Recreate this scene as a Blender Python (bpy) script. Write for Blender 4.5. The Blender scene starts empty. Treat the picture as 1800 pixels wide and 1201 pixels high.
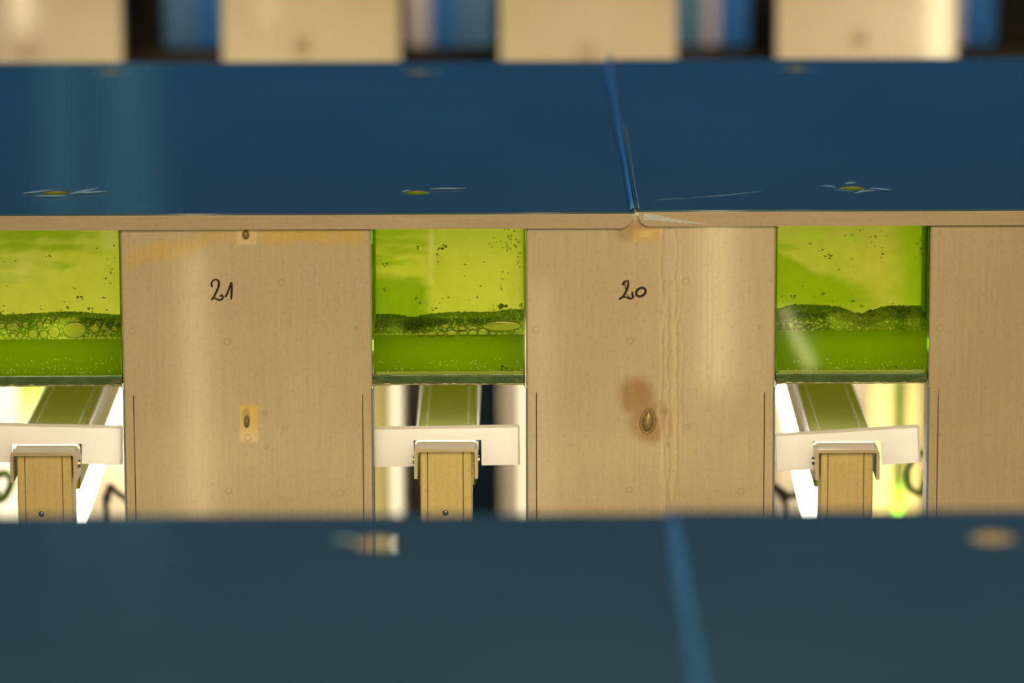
import bpy, bmesh, math, random
from mathutils import Vector, Matrix, noise
PI = math.pi
C = bpy.context.scene.collection
SC = bpy.context.scene
rng = random.Random(7)

# ------------------------------------------------------------------ camera
FPX = 7800.0                      # focal length in pixels of the 1800 px wide frame
PITCH, ROLL = math.radians(11.3), math.radians(0.2)
CAM = Vector((0, 0, 1.626))
R3 = Matrix.Rotation(PI/2 - PITCH, 3, 'X') @ Matrix.Rotation(-ROLL, 3, 'Z')
cam_d = bpy.data.cameras.new('camera')
cam = bpy.data.objects.new('camera', cam_d); C.objects.link(cam)
cam.matrix_world = Matrix.Translation(CAM) @ R3.to_4x4()
cam_d.sensor_width = 36; cam_d.lens = 36*FPX/1800
cam_d.clip_start = 0.05; cam_d.clip_end = 60
cam_d.dof.use_dof = True; cam_d.dof.focus_distance = 3.17; cam_d.dof.aperture_fstop = 3.6
SC.camera = cam

def ray(px, py):
    return R3 @ Vector(((px-900)/FPX, (600.5-py)/FPX, -1))
def U(px, py, Y):                 # point on the upright plane y = Y
    d = ray(px, py); return CAM + d*((Y-CAM.y)/d.y)
def H(px, py, z):                 # point on the level plane z
    d = ray(px, py); return CAM + d*((z-CAM.z)/d.z)
R3T = R3.transposed()
def proj(v):
    q = R3T @ (Vector(v)-CAM); return 900+FPX*q.x/-q.z, 600.5-FPX*q.y/-q.z

# ------------------------------------------------------------------ helpers
def thing(name, label, cat, loc=(0, 0, 0), group=None):
    o = bpy.data.objects.new(name, None); C.objects.link(o)
    o.location = loc; o['label'] = label; o['category'] = cat
    if group: o['group'] = group
    o.empty_display_size = .02
    return o
def world_loc(o):
    v = Vector((0, 0, 0))
    while o: v = v+Vector(o.location); o = o.parent
    return v
def obj(name, bm, mat, parent=None, smooth=False, kind=None, label=None, mods=()):
    off = world_loc(parent) if parent else Vector((0, 0, 0))
    if off.length > 0: bmesh.ops.translate(bm, verts=bm.verts, vec=-off)
    bmesh.ops.recalc_face_normals(bm, faces=bm.faces)
    me = bpy.data.meshes.new(name); bm.to_mesh(me); bm.free()
    for m in (mat if isinstance(mat, (list, tuple)) else [mat]): me.materials.append(m)
    if smooth:
        for p in me.polygons: p.use_smooth = True
    o = bpy.data.objects.new(name, me); C.objects.link(o)
    if parent: o.parent = parent
    if kind: o['kind'] = kind
    if label: o['label'] = label
    for t, kw in mods:
        md = o.modifiers.new(t.lower(), t)
        for k, v in kw.items(): setattr(md, k, v)
    return o
def tag(o, label, cat, group=None):
    o['label'] = label; o['category'] = cat
    if group: o['group'] = group
    return o
def box(bm, x0, x1, y0, y1, z0, z1, bev=0, seg=2):
    vs = [bm.verts.new((x, y, z)) for x in (x0, x1) for y in (y0, y1) for z in (z0, z1)]
    fs = [(0, 1, 3, 2), (4, 6, 7, 5), (0, 4, 5, 1), (2, 3, 7, 6), (0, 2, 6, 4), (1, 5, 7, 3)]
    faces = [bm.faces.new([vs[i] for i in f]) for f in fs]
    if bev:
        es = list({e for f in faces for e in f.edges})
        bmesh.ops.bevel(bm, geom=es, offset=bev, segments=seg, affect='EDGES', profile=.5)
    return faces
def bxm(*a, **k):
    bm = bmesh.new(); box(bm, *a, **k); return bm
def prism(bm, pts, y0, y1):       # polygon in x,z swept along y
    a = [bm.verts.new((x, y0, z)) for x, z in pts]; b = [bm.verts.new((x, y1, z)) for x, z in pts]
    n = len(pts)
    bm.faces.new(a); bm.faces.new(b[::-1])
    for i in range(n): bm.faces.new((a[i], b[i], b[(i+1) % n], a[(i+1) % n]))
def tube(bm, pts, r, n=10, flat=1.0, cap=True):
    pts = [Vector(p) for p in pts]; rings = []
    rad = r if isinstance(r, (list, tuple)) else [r]*len(pts)
    for i, p in enumerate(pts):
        t = (pts[min(i+1, len(pts)-1)]-pts[max(i-1, 0)]).normalized()
        ref = Vector((0, 1, 0)) if abs(t.y) < .9 else Vector((0, 0, 1))
        a = t.cross(ref).normalized(); b = a.cross(t).normalized()
        ring = []
        for k in range(n):
            q = 2*PI*k/n; v = a*math.cos(q)*rad[i]+b*math.sin(q)*rad[i]*flat
            ring.append(bm.verts.new(p+v))
        rings.append(ring)
    for i in range(len(rings)-1):
        for k in range(n):
            bm.faces.new((rings[i][k], rings[i][(k+1) % n], rings[i+1][(k+1) % n], rings[i+1][k]))
    if cap:
        bm.faces.new(rings[0]); bm.faces.new(rings[-1][::-1])
def spline(pts, n=8):
    P = [Vector(p) for p in pts]; out = []
    for i in range(len(P)-1):
        p0, p1, p2, p3 = P[max(i-1, 0)], P[i], P[i+1], P[min(i+2, len(P)-1)]
        for k in range(n):
            t = k/n
            out.append(.5*((2*p1)+(p2-p0)*t+(2*p0-5*p1+4*p2-p3)*t*t+(3*p1-p0-3*p2+p3)*t**3))
    out.append(P[-1]); return out
def blob(bm, c, rx, ry, rz, u=8, v=6):
    m = Matrix.Translation(c) @ Matrix.Diagonal((rx, ry, rz, 1))
    bmesh.ops.create_uvsphere(bm, u_segments=u, v_segments=v, radius=1, matrix=m)
def sstep(a, b, x):
    t = min(1, max(0, (x-a)/(b-a))); return t*t*(3-2*t)
def boxmask(px, py, x0, x1, y0, y1, s):
    return sstep(x0-s, x0+s, px)*(1-sstep(x1-s, x1+s, px))*sstep(y0-s, y0+s, py)*(1-sstep(y1-s, y1+s, py))
def ellmask(px, py, cx, cy, rx, ry, s):
    d = math.hypot((px-cx)/rx, (py-cy)/ry); return 1-sstep(1-s, 1+s, d)
def mix3(a, b, t): return tuple(x+(y-x)*t for x, y in zip(a, b))
def srgb(r, g, b):
    f = lambda c: (c/255/12.92) if c <= 10 else ((c/255+.055)/1.055)**2.4
    return (f(r), f(g), f(b))
def fbm(x, y, z=0, o=4): return noise.fractal(Vector((x, y, z)), 1.0, 2.0, o)

# ------------------------------------------------------------------ materials
def new_mat(name):
    m = bpy.data.materials.new(name); m.use_nodes = True
    nt = m.node_tree; nt.nodes.clear()
    out = nt.nodes.new('ShaderNodeOutputMaterial'); return m, nt, out
def N(nt, t, **kw):
    n = nt.nodes.new(t)
    for k, v in kw.items():
        if k in ('operation', 'blend_type', 'data_type', 'feature', 'layer_name', 'attribute_name', 'noise_dimensions', 'interpolation_type'): setattr(n, k, v)
        else: n.inputs[k].default_value = v
    return n
def rgba(c): return (c[0], c[1], c[2], 1)
def coords(nt, scale=(1, 1, 1)):
    tc = nt.nodes.new('ShaderNodeTexCoord'); mp = nt.nodes.new('ShaderNodeMapping')
    mp.inputs['Scale'].default_value = scale
    nt.links.new(tc.outputs['Object'], mp.inputs['Vector']); return mp.outputs['Vector']
def mulcol(nt, a, b, fac=1.0, mode='MULTIPLY'):
    m = nt.nodes.new('ShaderNodeMix'); m.data_type = 'RGBA'; m.blend_type = mode; m.inputs[0].default_value = fac
    for s, v in ((6, a), (7, b)):
        if isinstance(v, tuple): m.inputs[s].default_value = v
        else: nt.links.new(v, m.inputs[s])
    return m.outputs[2]
def ramp(nt, fac, stops):
    r = nt.nodes.new('ShaderNodeValToRGB'); el = r.color_ramp.elements
    while len(el) < len(stops): el.new(.5)
    for e, (p, c) in zip(el, stops): e.position = p; e.color = rgba(c)
    nt.links.new(fac, r.inputs[0]); return r.outputs[0]
def principled(nt, out, col, rough=.5, metal=0, spec=.5, **kw):
    b = nt.nodes.new('ShaderNodeBsdfPrincipled')
    if isinstance(col, tuple): b.inputs['Base Color'].default_value = rgba(col)
    else: nt.links.new(col, b.inputs['Base Color'])
    b.inputs['Roughness'].default_value = rough; b.inputs['Metallic'].default_value = metal
    b.inputs['Specular IOR Level'].default_value = spec
    for k, v in kw.items(): b.inputs[k.replace('_', ' ')].default_value = v
    nt.links.new(b.outputs[0], out.inputs[0]); return b
def mixsh(nt, out, a, b, fac):
    m = nt.nodes.new('ShaderNodeMixShader')
    if isinstance(fac, (int, float)): m.inputs[0].default_value = fac
    else: nt.links.new(fac, m.inputs[0])
    nt.links.new(a, m.inputs[1]); nt.links.new(b, m.inputs[2])
    if out: nt.links.new(m.outputs[0], out.inputs[0])
    return m.outputs[0]

def mat_brushed(name, base, rough=.38, metal=.45, coat=0, stain=False, brush=(60, 60, 3), amt=.12, marks=True, spec=.5):
    m, nt, out = new_mat(name)
    n1 = N(nt, 'ShaderNodeTexNoise', Scale=6.0, Detail=6.0, Roughness=.6); nt.links.new(coords(nt, brush), n1.inputs['Vector'])
    n2 = N(nt, 'ShaderNodeTexNoise', Scale=9.0, Detail=5.0); nt.links.new(coords(nt), n2.inputs['Vector'])
    n3 = N(nt, 'ShaderNodeTexNoise', Scale=320.0, Detail=3.0); nt.links.new(coords(nt), n3.inputs['Vector'])
    lo, hi = 1-amt, 1+amt
    c = ramp(nt, n1.outputs[0], [(.3, (lo, lo, lo)), (.7, (1, 1, 1))])
    c = mulcol(nt, c, ramp(nt, n2.outputs[0], [(.3, (.88, .87, .88)), (.7, (1, 1, 1))]))
    c = mulcol(nt, c, ramp(nt, n3.outputs[0], [(.28, (.86, .85, .86)), (.45, (1, 1, 1))]))
    if marks:                     # dried drop marks: small rings on some cells
        v = N(nt, 'ShaderNodeTexVoronoi', Scale=75.0); nt.links.new(coords(nt, (1, .02, 1)), v.inputs['Vector'])
        s = N(nt, 'ShaderNodeSeparateColor'); nt.links.new(v.outputs['Color'], s.inputs[0])
        ring = ramp(nt, v.outputs['Distance'], [(.10, (1, 1, 1)), (.17, (.80, .78, .80)), (.24, (1, 1, 1))])
        on = ramp(nt, s.outputs[0], [(.80, (0, 0, 0)), (.84, (1, 1, 1))])
        mm = nt.nodes.new('ShaderNodeMix'); mm.data_type = 'RGBA'
        nt.links.new(on, mm.inputs[0]); mm.inputs[6].default_value = (1, 1, 1, 1); nt.links.new(ring, mm.inputs[7])
        c = mulcol(nt, c, mm.outputs[2])
    c = mulcol(nt, c, rgba(base))
    if stain:
        at = nt.nodes.new('ShaderNodeVertexColor'); at.layer_name = 'stain'
        c = mulcol(nt, c, at.outputs[0])
    b = principled(nt, out, c, rough, metal, spec)
    b.inputs['Coat Weight'].default_value = coat; b.inputs['Coat Roughness'].default_value = .10
    bp = N(nt, 'ShaderNodeBump', Strength=.05, Distance=.001); nt.links.new(n1.outputs[0], bp.inputs['Height'])
    nt.links.new(bp.outputs[0], b.inputs['Normal'])
    return m
def mat_plain(name, base, rough=.5, metal=0, spec=.5, var=.1, scale=40):
    m, nt, out = new_mat(name)
    n = N(nt, 'ShaderNodeTexNoise', Scale=float(scale), Detail=4.0); nt.links.new(coords(nt), n.inputs['Vector'])
    c = mulcol(nt, ramp(nt, n.outputs[0], [(.3, (1-var,)*3), (.7, (1, 1, 1))]), rgba(base))
    principled(nt, out, c, rough, metal, spec); return m
def mat_emit(name, col, st):
    m, nt, out = new_mat(name); e = N(nt, 'ShaderNodeEmission', Color=rgba(col), Strength=st)
    nt.links.new(e.outputs[0], out.inputs[0]); return m
def mat_film(name, base, rough, spec=.5):
    m, nt, out = new_mat(name)
    n = N(nt, 'ShaderNodeTexNoise', Scale=5.0, Detail=5.0); nt.links.new(coords(nt, (1, .35, 1)), n.inputs['Vector'])
    n2 = N(nt, 'ShaderNodeTexNoise', Scale=14.0, Detail=6.0, Roughness=.7); nt.links.new(coords(nt, (.25, 5, 1)), n2.inputs['Vector'])
    c = mulcol(nt, ramp(nt, n.outputs[0], [(.3, (.82, .84, .88)), (.7, (1, 1, 1))]), rgba(base))
    c = mulcol(nt, c, ramp(nt, n2.outputs[0], [(.3, (.85, .88, .9)), (.62, (1, 1, 1)), (.75, (1.15, 1.12, 1.1))]))
    b = principled(nt, out, c, rough, 0, spec)
    bp = N(nt, 'ShaderNodeBump', Strength=.04, Distance=.001); nt.links.new(n.outputs[0], bp.inputs['Height'])
    nt.links.new(bp.outputs[0], b.inputs['Normal']); return m
def mat_trans(name, col, clear=0.0, spec_mix=.0, rough=.2, stain=False, diff=.25, tint=(1, 1, 1)):
    """light-passing sheet: translucent + a little diffuse, part clear"""
    m, nt, out = new_mat(name)
    if stain:
        at = nt.nodes.new('ShaderNodeVertexColor'); at.layer_name = 'stain'; cc = at.outputs[0]
        n = N(nt, 'ShaderNodeTexNoise', Scale=60.0, Detail=6.0, Roughness=.65); nt.links.new(coords(nt, (1, 1, 1)), n.inputs['Vector'])
        cc = mulcol(nt, cc, ramp(nt, n.outputs[0], [(.3, (.86, .9, .6)), (.55, (1, 1, 1))]))
    else: cc = None
    t = nt.nodes.new('ShaderNodeBsdfTranslucent'); d = nt.nodes.new('ShaderNodeBsdfDiffuse')
    for s in (t, d):
        if cc: nt.links.new(cc, s.inputs['Color'])
        else: s.inputs['Color'].default_value = rgba(col)
    sh = mixsh(nt, None, t.outputs[0], d.outputs[0], diff)
    if clear > 0:
        tr = N(nt, 'ShaderNodeBsdfTransparent', Color=rgba(tint)); sh = mixsh(nt, None, sh, tr.outputs[0], clear)
    if spec_mix > 0:
        g = N(nt, 'ShaderNodeBsdfGlossy', Roughness=rough); sh = mixsh(nt, None, sh, g.outputs[0], spec_mix)
    nt.links.new(sh, out.inputs[0]); return m
def mat_clear(name, tint, gloss=.05, rough=.08):
    m, nt, out = new_mat(name)
    tr = N(nt, 'ShaderNodeBsdfTransparent', Color=rgba(tint)); g = N(nt, 'ShaderNodeBsdfGlossy', Roughness=rough)
    mixsh(nt, out, tr.outputs[0], g.outputs[0], gloss); return m
def mat_foam(name):
    m, nt, out = new_mat(name)
    v = N(nt, 'ShaderNodeTexVoronoi', feature='DISTANCE_TO_EDGE', Scale=360.0); nt.links.new(coords(nt, (1, .6, 1)), v.inputs['Vector'])
    v2 = N(nt, 'ShaderNodeTexVoronoi', Scale=360.0); nt.links.new(coords(nt, (1, .6, 1)), v2.inputs['Vector'])
    s = N(nt, 'ShaderNodeSeparateColor'); nt.links.new(v2.outputs['Color'], s.inputs[0])
    cell = ramp(nt, s.outputs[0], [(.25, (.45, .60, .02)), (.6, (.62, .76, .04)), (.95, (.88, .92, .30))])
    edge = ramp(nt, v.outputs['Distance'], [(.06, (0, 0, 0)), (.22, (1, 1, 1))])
    mm = nt.nodes.new('ShaderNodeMix'); mm.data_type = 'RGBA'; nt.links.new(edge, mm.inputs[0])
    mm.inputs[6].default_value = (.20, .34, .004, 1); nt.links.new(cell, mm.inputs[7])
    at = nt.nodes.new('ShaderNodeVertexColor'); at.layer_name = 'stain'
    c = mulcol(nt, mm.outputs[2], at.outputs[0])
    bm_ = nt.nodes.new('ShaderNodeMix'); bm_.data_type = 'RGBA'; nt.links.new(at.outputs[1], bm_.inputs[0]); nt.links.new(c, bm_.inputs[6]); bm_.inputs[7].default_value = (.86, .92, .16, 1); c = bm_.outputs[2]
    t = nt.nodes.new('ShaderNodeBsdfTranslucent'); d = nt.nodes.new('ShaderNodeBsdfDiffuse')
    nt.links.new(c, t.inputs[0]); nt.links.new(c, d.inputs[0])
    sh = mixsh(nt, None, t.outputs[0], d.outputs[0], .2)
    tr = N(nt, 'ShaderNodeBsdfTransparent', Color=(.6, .85, .08, 1))
    mixsh(nt, out, sh, tr.outputs[0], .2); return m

M = {}
M['panel'] = mat_brushed('brushed_panel_metal', (.62, .575, .50), rough=.36, metal=.3, coat=.7, stain=True)
M['panel_far'] = mat_brushed('brushed_panel_metal_plain', (.66, .60, .52), rough=.30, metal=.35, marks=False)
M['lip'] = mat_brushed('lip_metal', (.50, .455, .41), rough=.42, metal=.3, brush=(3, 3, 60), marks=False)
M['post'] = mat_brushed('post_aluminium', (.80, .72, .42), rough=.34, metal=.4, marks=False, amt=.14)
M['bar'] = mat_brushed('bar_aluminium', (.44, .45, .10), rough=.20, metal=.95, marks=False, amt=.1, brush=(60, 3, 60))
M['bracket'] = mat_plain('bracket_steel', (.66, .62, .56), rough=.28, metal=.5)
M['groove'] = mat_plain('groove_shadow_line', (.10, .075, .04), rough=.7)
M['rivet'] = mat_plain('dulled_rivet', (.40, .345, .20), rough=.45, metal=.3, var=.4, scale=250)
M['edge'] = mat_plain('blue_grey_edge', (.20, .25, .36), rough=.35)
M['bar_groove'] = mat_plain('bar_groove', (.20, .20, .05), rough=.5)
M['channel'] = mat_plain('white_channel', (.82, .78, .66), rough=.4)
M['screw'] = mat_plain('screw_steel', (.25, .26, .28), rough=.3, metal=.9)
M['film'] = mat_film('blue_protective_film', (.054, .138, .255), .11)
M['film_curl'] = mat_film('blue_film_edge', (.07, .36, .85), .35)  # film colour raised for the light on its upturned edge
M['film_white'] = mat_plain('torn_film_stretch', (.32, .52, .62), rough=.4)
M['marker'] = mat_plain('black_marker_ink', (.016, .008, .007), rough=.35, var=.3, scale=300)
M['white_silicone'] = mat_plain('white_silicone_smear', (.62, .76, 1.0), rough=.45, var=.35, scale=500)
M['seal'] = mat_plain('green_silicone_seal', (.07, .16, .07), rough=.4, spec=.3, var=.4, scale=120)
M['plastic'] = mat_trans('white_printed_plastic', (.90, .89, .86), diff=.45, spec_mix=.03, rough=.4)
M['plastic_back'] = mat_clear('plastic_back_face', (.97, .97, .95), gloss=.03)
M['liquid'] = mat_trans('algae_liquid', srgb(138, 168, 0), diff=.25)
M['liquid_clear'] = mat_clear('algae_liquid_inside', (.97, 1, .9), gloss=0.0)
M['algae_wall'] = mat_trans('algae_coated_wall', (.6, .65, .05), diff=.2, stain=True)
M['pane'] = mat_clear('clear_acrylic', (.96, .985, .93), gloss=.035, rough=.05)
M['side'] = mat_trans('green_side_wall', srgb(165, 205, 15), diff=.4, clear=.5, tint=(.6, .85, .1))
M['lid'] = mat_trans('yellow_green_lid', srgb(175, 195, 0), diff=.12)
M['rear_algae'] = mat_trans('rear_algae_fill', srgb(165, 170, 0), diff=.4, clear=.35, tint=(.9, .95, .4))
M['foam'] = mat_foam('green_foam')
M['bubble'] = mat_trans('pale_bubble', srgb(225, 230, 90), diff=.5, clear=.5, tint=(1, 1, .9))
M['big_bubble'] = mat_trans('large_bubble_skin', srgb(225, 230, 90), diff=.3, clear=.85, spec_mix=.03, tint=(1, 1, .9))
M['rim'] = mat_plain('pale_scum_rim', (.30, .48, .10), rough=.4)
M['gas'] = mat_plain('fine_gas_bubbles', (.85, .95, .50), rough=.3)
M['bubble_ring'] = mat_trans('dark_bubble_skin', srgb(95, 120, 8), diff=.3)
M['speck'] = mat_trans('dark_algae_speck', srgb(120, 145, 5), diff=.3, clear=.35, tint=(.7, .8, .2))
M['droplet'] = mat_trans('water_droplet', srgb(175, 190, 45), diff=.15, clear=.72, spec_mix=.03, rough=.1, tint=(.9, .92, .6))
M['led'] = mat_emit('led_white', (1, .95, .80), 7.0)
M['led_warm'] = mat_emit('led_warm', (1, .86, .55), 1.6)
M['hose_dark'] = mat_plain('dark_hose', (.035, .022, .012), rough=.4)
M['hose_green'] = mat_plain('green_hose', (.16, .26, .03), rough=.3)
M['tube_green'] = mat_trans('algae_tube', srgb(140, 185, 10), diff=.6, spec_mix=.05)
M['pipe_green'] = mat_plain('green_pipe', (.16, .50, .010), rough=.35)
M['pale_face'] = mat_plain('pale_board', (.72, .66, .30), rough=.5)
M['black'] = mat_plain('black_back_panel', (.012, .011, .010), rough=.6)  # near-black base carries the shadow on the rear boards
M['blue_board'] = mat_plain('blue_filmed_board', (.045, .17, .32), rough=.45)
M['teal_board'] = mat_plain('grey_teal_board', (.12, .22, .25), rough=.45)
M['tan_board'] = mat_plain('tan_board', (.85, .58, .36), rough=.4)
M['wall'] = mat_plain('dark_blue_wall', (.035, .16, .27), rough=.8)
M['floor'] = mat_plain('concrete_floor', (.10, .095, .09), rough=.7)
M['window_glow'] = mat_emit('dusk_window', (.10, .34, .40), .42)

# ------------------------------------------------------------------ layout
Z = 1.10                              # shelf height of the racks
Y1, Y1B = 3.100, 3.900                # middle rack: front lip, rear edge of its cover
Z0 = 1.626-.568
Y0B, Y0 = 2.36, 1.60                  # near rack
Y2 = 4.585                            # far rack
YP = Y1+.005                          # panel face of the middle rack
xat = lambda px, py=650, Y=YP: U(px, py, Y).x
zat = lambda py, px=900, Y=YP: U(px, py, Y).z
PITCHX = (xat(925.5)-xat(215.5)+xat(1363)-xat(655))/2

# ------------------------------------------------------------------ setting
def struct(name, bm, mat, **k):
    o = obj(name, bm, mat, **k); o['kind'] = 'structure'; return o
struct('floor', bxm(-5, 5, -3, 10.2, -.1, 0), M['floor'])
struct('wall_back', bxm(-5, 5, 10, 10.2, 0, 3.6), M['wall'])
for i, (a, b) in enumerate(((-1.062, -.985), (-.935, -.808))):
    struct('window_%d' % (i+1), bxm(a*1.0, b*1.0, 9.96, 10.01, 1.2, 3.0), M['window_glow'])  # unseen glowing strips added so the covers mirror teal streaks

# ------------------------------------------------------------------ shelf covers with blue film
def ragged_ring(c, r, n, jag, seed):
    q = random.Random(seed)
    return [(c[0]+(r+q.uniform(-jag, jag))*math.cos(2*PI*k/n), c[1]+(r+q.uniform(-jag, jag))*math.sin(2*PI*k/n)) for k in range(n)]
def fill(bm, outer, holes, z):
    es = []
    for loop in [outer]+holes:
        vs = [bm.verts.new((x, y, z if not callable(z) else z(x, y))) for x, y in loop]
        es += [bm.edges.new((vs[i], vs[(i+1) % len(vs)])) for i in range(len(vs))]
    bmesh.ops.triangle_fill(bm, use_beauty=True, edges=es)
def cover(label, x0, x1, yf, yb, z, holes, seam_side, hr=.0095, lip=.0112, group=None, lipmat='lip', seed=1):
    t = thing('shelf_cover', label, 'shelf cover', ((x0+x1)/2, yf, z), group)
    bend, rc, d0 = .0010, .0085, .0020
    ncol = 60
    if seam_side > 0: xs = [x0+(x1-rc-d0-x0)*i/20 for i in range(20)]+[x1-d0-rc+rc*math.sin(PI/2*i/ncol) for i in range(ncol+1)]+[x1-d0+.00002, x1]
    elif seam_side < 0: xs = [x0, x0+d0-.00002]+[x0+d0+rc-rc*math.cos(PI/2*i/ncol) for i in range(ncol)]+[x0+d0+rc+(x1-x0-rc-d0)*i/20 for i in range(21)]
    else: xs = [x0+(x1-x0)*i/20 for i in range(21)]
    def zb(x):
        d = (x-x0) if seam_side < 0 else (x1-x) if seam_side > 0 else 1
        if d < d0: return z
        d -= d0
        if d >= rc: return z-lip
        return z-lip+rc-math.sqrt(max(0, rc*rc-(rc-d)**2))
    bm = bmesh.new()
    outer = [(x, yf+bend) for x in xs]+[(x1, yb), (x0, yb)]
    circ = [[(c[0]+hr*math.cos(2*PI*k/40), c[1]+hr*math.sin(2*PI*k/40)) for k in range(40)] for c in holes]
    fill(bm, outer, circ, z)
    rows = []
    for x in xs:
        col = []
        for k in range(5):
            a = PI/2*k/4; col.append(bm.verts.new((x, yf+bend-bend*math.sin(a), z-bend+bend*math.cos(a))))
        b = min(zb(x), z-bend-.0002)
        for k in range(1, 4): col.append(bm.verts.new((x, yf, z-bend+(b-z+bend)*k/3)))
        rows.append(col)
    for i in range(len(rows)-1):
        for k in range(7): bm.faces.new((rows[i][k], rows[i][k+1], rows[i+1][k+1], rows[i+1][k]))
    bmesh.ops.remove_doubles(bm, verts=bm.verts, dist=.00002)
    obj('metal_sheet', bm, M[lipmat], t, mods=[('SOLIDIFY', dict(thickness=.0008, offset=-1))])
    fm = bmesh.new()
    zz = z+.0006
    fill(fm, [(x0+.0002, yf-.0004), (x1-.0002, yf-.0004), (x1-.0002, yb), (x0+.0002, yb)],
         [ragged_ring(c, hr+.0005, 40, .0003, seed+i) for i, c in enumerate(holes)], zz)
    fb = [fm.verts.new(p) for p in ((x0+.0002, yf-.0004, zz), (x1-.0002, yf-.0004, zz), (x1-.0002, yf-.0003, zz-.0014), (x0+.0002, yf-.0003, zz-.0014))]
    fm.faces.new(fb); bmesh.ops.remove_doubles(fm, verts=fm.verts, dist=.00002)
    obj('protective_film', fm, M['film'], t, label='dark blue protective film', mods=[('SOLIDIFY', dict(thickness=.0004, offset=-1))])
    return t
def ribbon(bm, pts, wid, up):         # thin flap: pts along, second edge offset by up(vector)
    a = [bm.verts.new(p) for p in pts]
    b = [bm.verts.new(Vector(p)+Vector(u)) for p, u in zip(pts, up)]
    for i in range(len(pts)-1): bm.faces.new((a[i], a[i+1], b[i+1], b[i]))
def curl(t, x, y0, y1, z, w0, w1, side, lift, mat, name='film_edge'):
    bm = bmesh.new(); n = 24; pts = []; ups = []
    for i in range(n+1):
        f = i/n; y = y0+(y1-y0)*f; w = w0+(w1-w0)*f
        w *= 1+.12*math.sin(f*17)
        pts.append((x+side*w*.75, y, z+.0008)); ups.append((-side*w*.75, 0, w*lift))
    ribbon(bm, pts, 0, ups)
    return obj(name, bm, mat, t, smooth=True, label='brighter blue curled film edge', mods=[('SOLIDIFY', dict(thickness=.0003))])
def torn(t, slivers, z):
    bm = bmesh.new()
    for (a, b, w) in slivers:
        A, B = H(a[0], a[1], z+.0008), H(b[0], b[1], z+.0008)
        n = 10; pts = []; ups = []
        for i in range(n+1):
            f = i/n; p = A.lerp(B, f)+Vector((0, .0016*math.sin(f*5+a[0]), 0)); p.z = z+.0009
            ww = w*math.sin(PI*min(1, max(0.03, f*.96+.03)))
            pts.append(p); ups.append((0, ww*1.2, ww*.10))
        ribbon(bm, pts, 0, ups)
    return obj('torn_film', bm, M['film_white'], t, smooth=True, label='pale stretched film torn round a hole', mods=[('SOLIDIFY', dict(thickness=.0002))])

seam1 = H(1116, 368, Z).x
hA, hB, hC = H(98, 338.5, Z), H(733, 338, Z), H(1498, 333.5, Z)
kA, kB, kC = H(195, 127, Z), H(738, 127.5, Z), H(1400, 123, Z)
g1 = 'blue-filmed shelf covers'
c1 = cover('blue-filmed metal shelf cover over panels 21 and 20, left of the upper seam', -.62, seam1-.0002, Y1, Y1B, Z-.0007,
           [(h.x, h.y) for h in (hA, hB, kA, kB)], 1, group=g1, seed=3)
c2 = cover('blue-filmed metal shelf cover right of the upper seam, white smear on its lip corner', seam1+.0002, .62, Y1, Y1B, Z+.0005,
           [(h.x, h.y) for h in (hC, kC)], -1, group=g1, seed=9)
curl(c1, seam1-.0008, Y1+.002, Y1B-.01, Z, .0038, .0070, -1, .55, M['film_curl'])
curl(c2, seam1+.0004, Y1+.002, Y1B+.015, Z+.0005, .0010, .0034, -1, 2.2, M['film'])
curl(c2, seam1+.0022, Y1+.006, Y1+.42, Z+.0005, .0009, .0016, 1, .8, M['film_white'], 'film_crease')  # pale ribbon drawn for the highlight beside the seam
torn(c1, [((40, 341), (96, 334), .004), ((58, 346), (120, 344), .003), ((122, 342), (176, 331), .006), ((128, 340), (190, 337), .004)], Z)
torn(c1, [((706, 338), (724, 334), .004), ((755, 333), (820, 331), .003)], Z)
torn(c2, [((1437, 327), (1476, 333), .007), ((1455, 334), (1512, 340), .005), ((1484, 325), (1507, 321), .005), ((1500, 340), (1540, 336), .005), ((1528, 333), (1570, 334), .004)], Z)
torn(c2, [((1150, 353), (1215, 349), .0012), ((1215, 349), (1345, 337), .0016)], Z)
for tt, px, py in ((c1, 195, 127), (c1, 738, 127), (c2, 1400, 123)):
    torn(tt, [((px-34, py+1), (px-17, py-1), .003), ((px+17, py+1), (px+40, py), .003)], Z)
# white smear on the right lip corner
bm = bmesh.new()
sm = [(1131, 383, 8.5), (1140, 382, 9), (1152, 383.5, 8), (1165, 385.5, 7), (1180, 388, 5), (1198, 390, 3.6), (1216, 391.5, 2.5), (1240, 394, 1.2)]
ya = Y1-.0004
top = [bm.verts.new(U(x, y-w*.75, ya)) for x, y, w in sm]; bot = [bm.verts.new(U(x, y+w*.55, ya)) for x, y, w in sm]
for i in range(len(sm)-1): bm.faces.new((top[i], top[i+1], bot[i+1], bot[i]))
obj('silicone_smear', bm, M['white_silicone'], c2, label='white sealant smear', mods=[('SOLIDIFY', dict(thickness=.0003))])

seam0 = H(1186, 906, Z0).x
j1, j2 = H(664, 955, Z0), H(1745, 950, Z0)
g0 = 'blue-filmed shelf covers of the near rack'
n1 = cover('out-of-focus blue shelf cover at bottom of the photo, left of its seam', -.45, seam0-.0002, Y0, Y0B, Z0-.0004, [(j1.x, j1.y)], 1, hr=.0122, group=g0, seed=21)
n2 = cover('out-of-focus blue shelf cover at bottom of the photo, right of its seam', seam0+.0002, .45, Y0, Y0B, Z0+.0010, [(j2.x, j2.y)], -1, hr=.0122, group=g0, seed=22)
curl(n1, seam0+.0006, Y0+.004, Y0B-.002, Z0, .0085, .0080, -1, .35, M['film_curl'])
torn(n1, [((585, 952), (630, 950), .006)], Z0)
torn(n2, [((1690, 946), (1716, 948), .005)], Z0)

cover('blue-filmed shelf cover of the far rack, above the blurred panels', -.95, .95, Y2-.01, Y2+.80, Z+.006, [], 0, seed=31)

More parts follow.
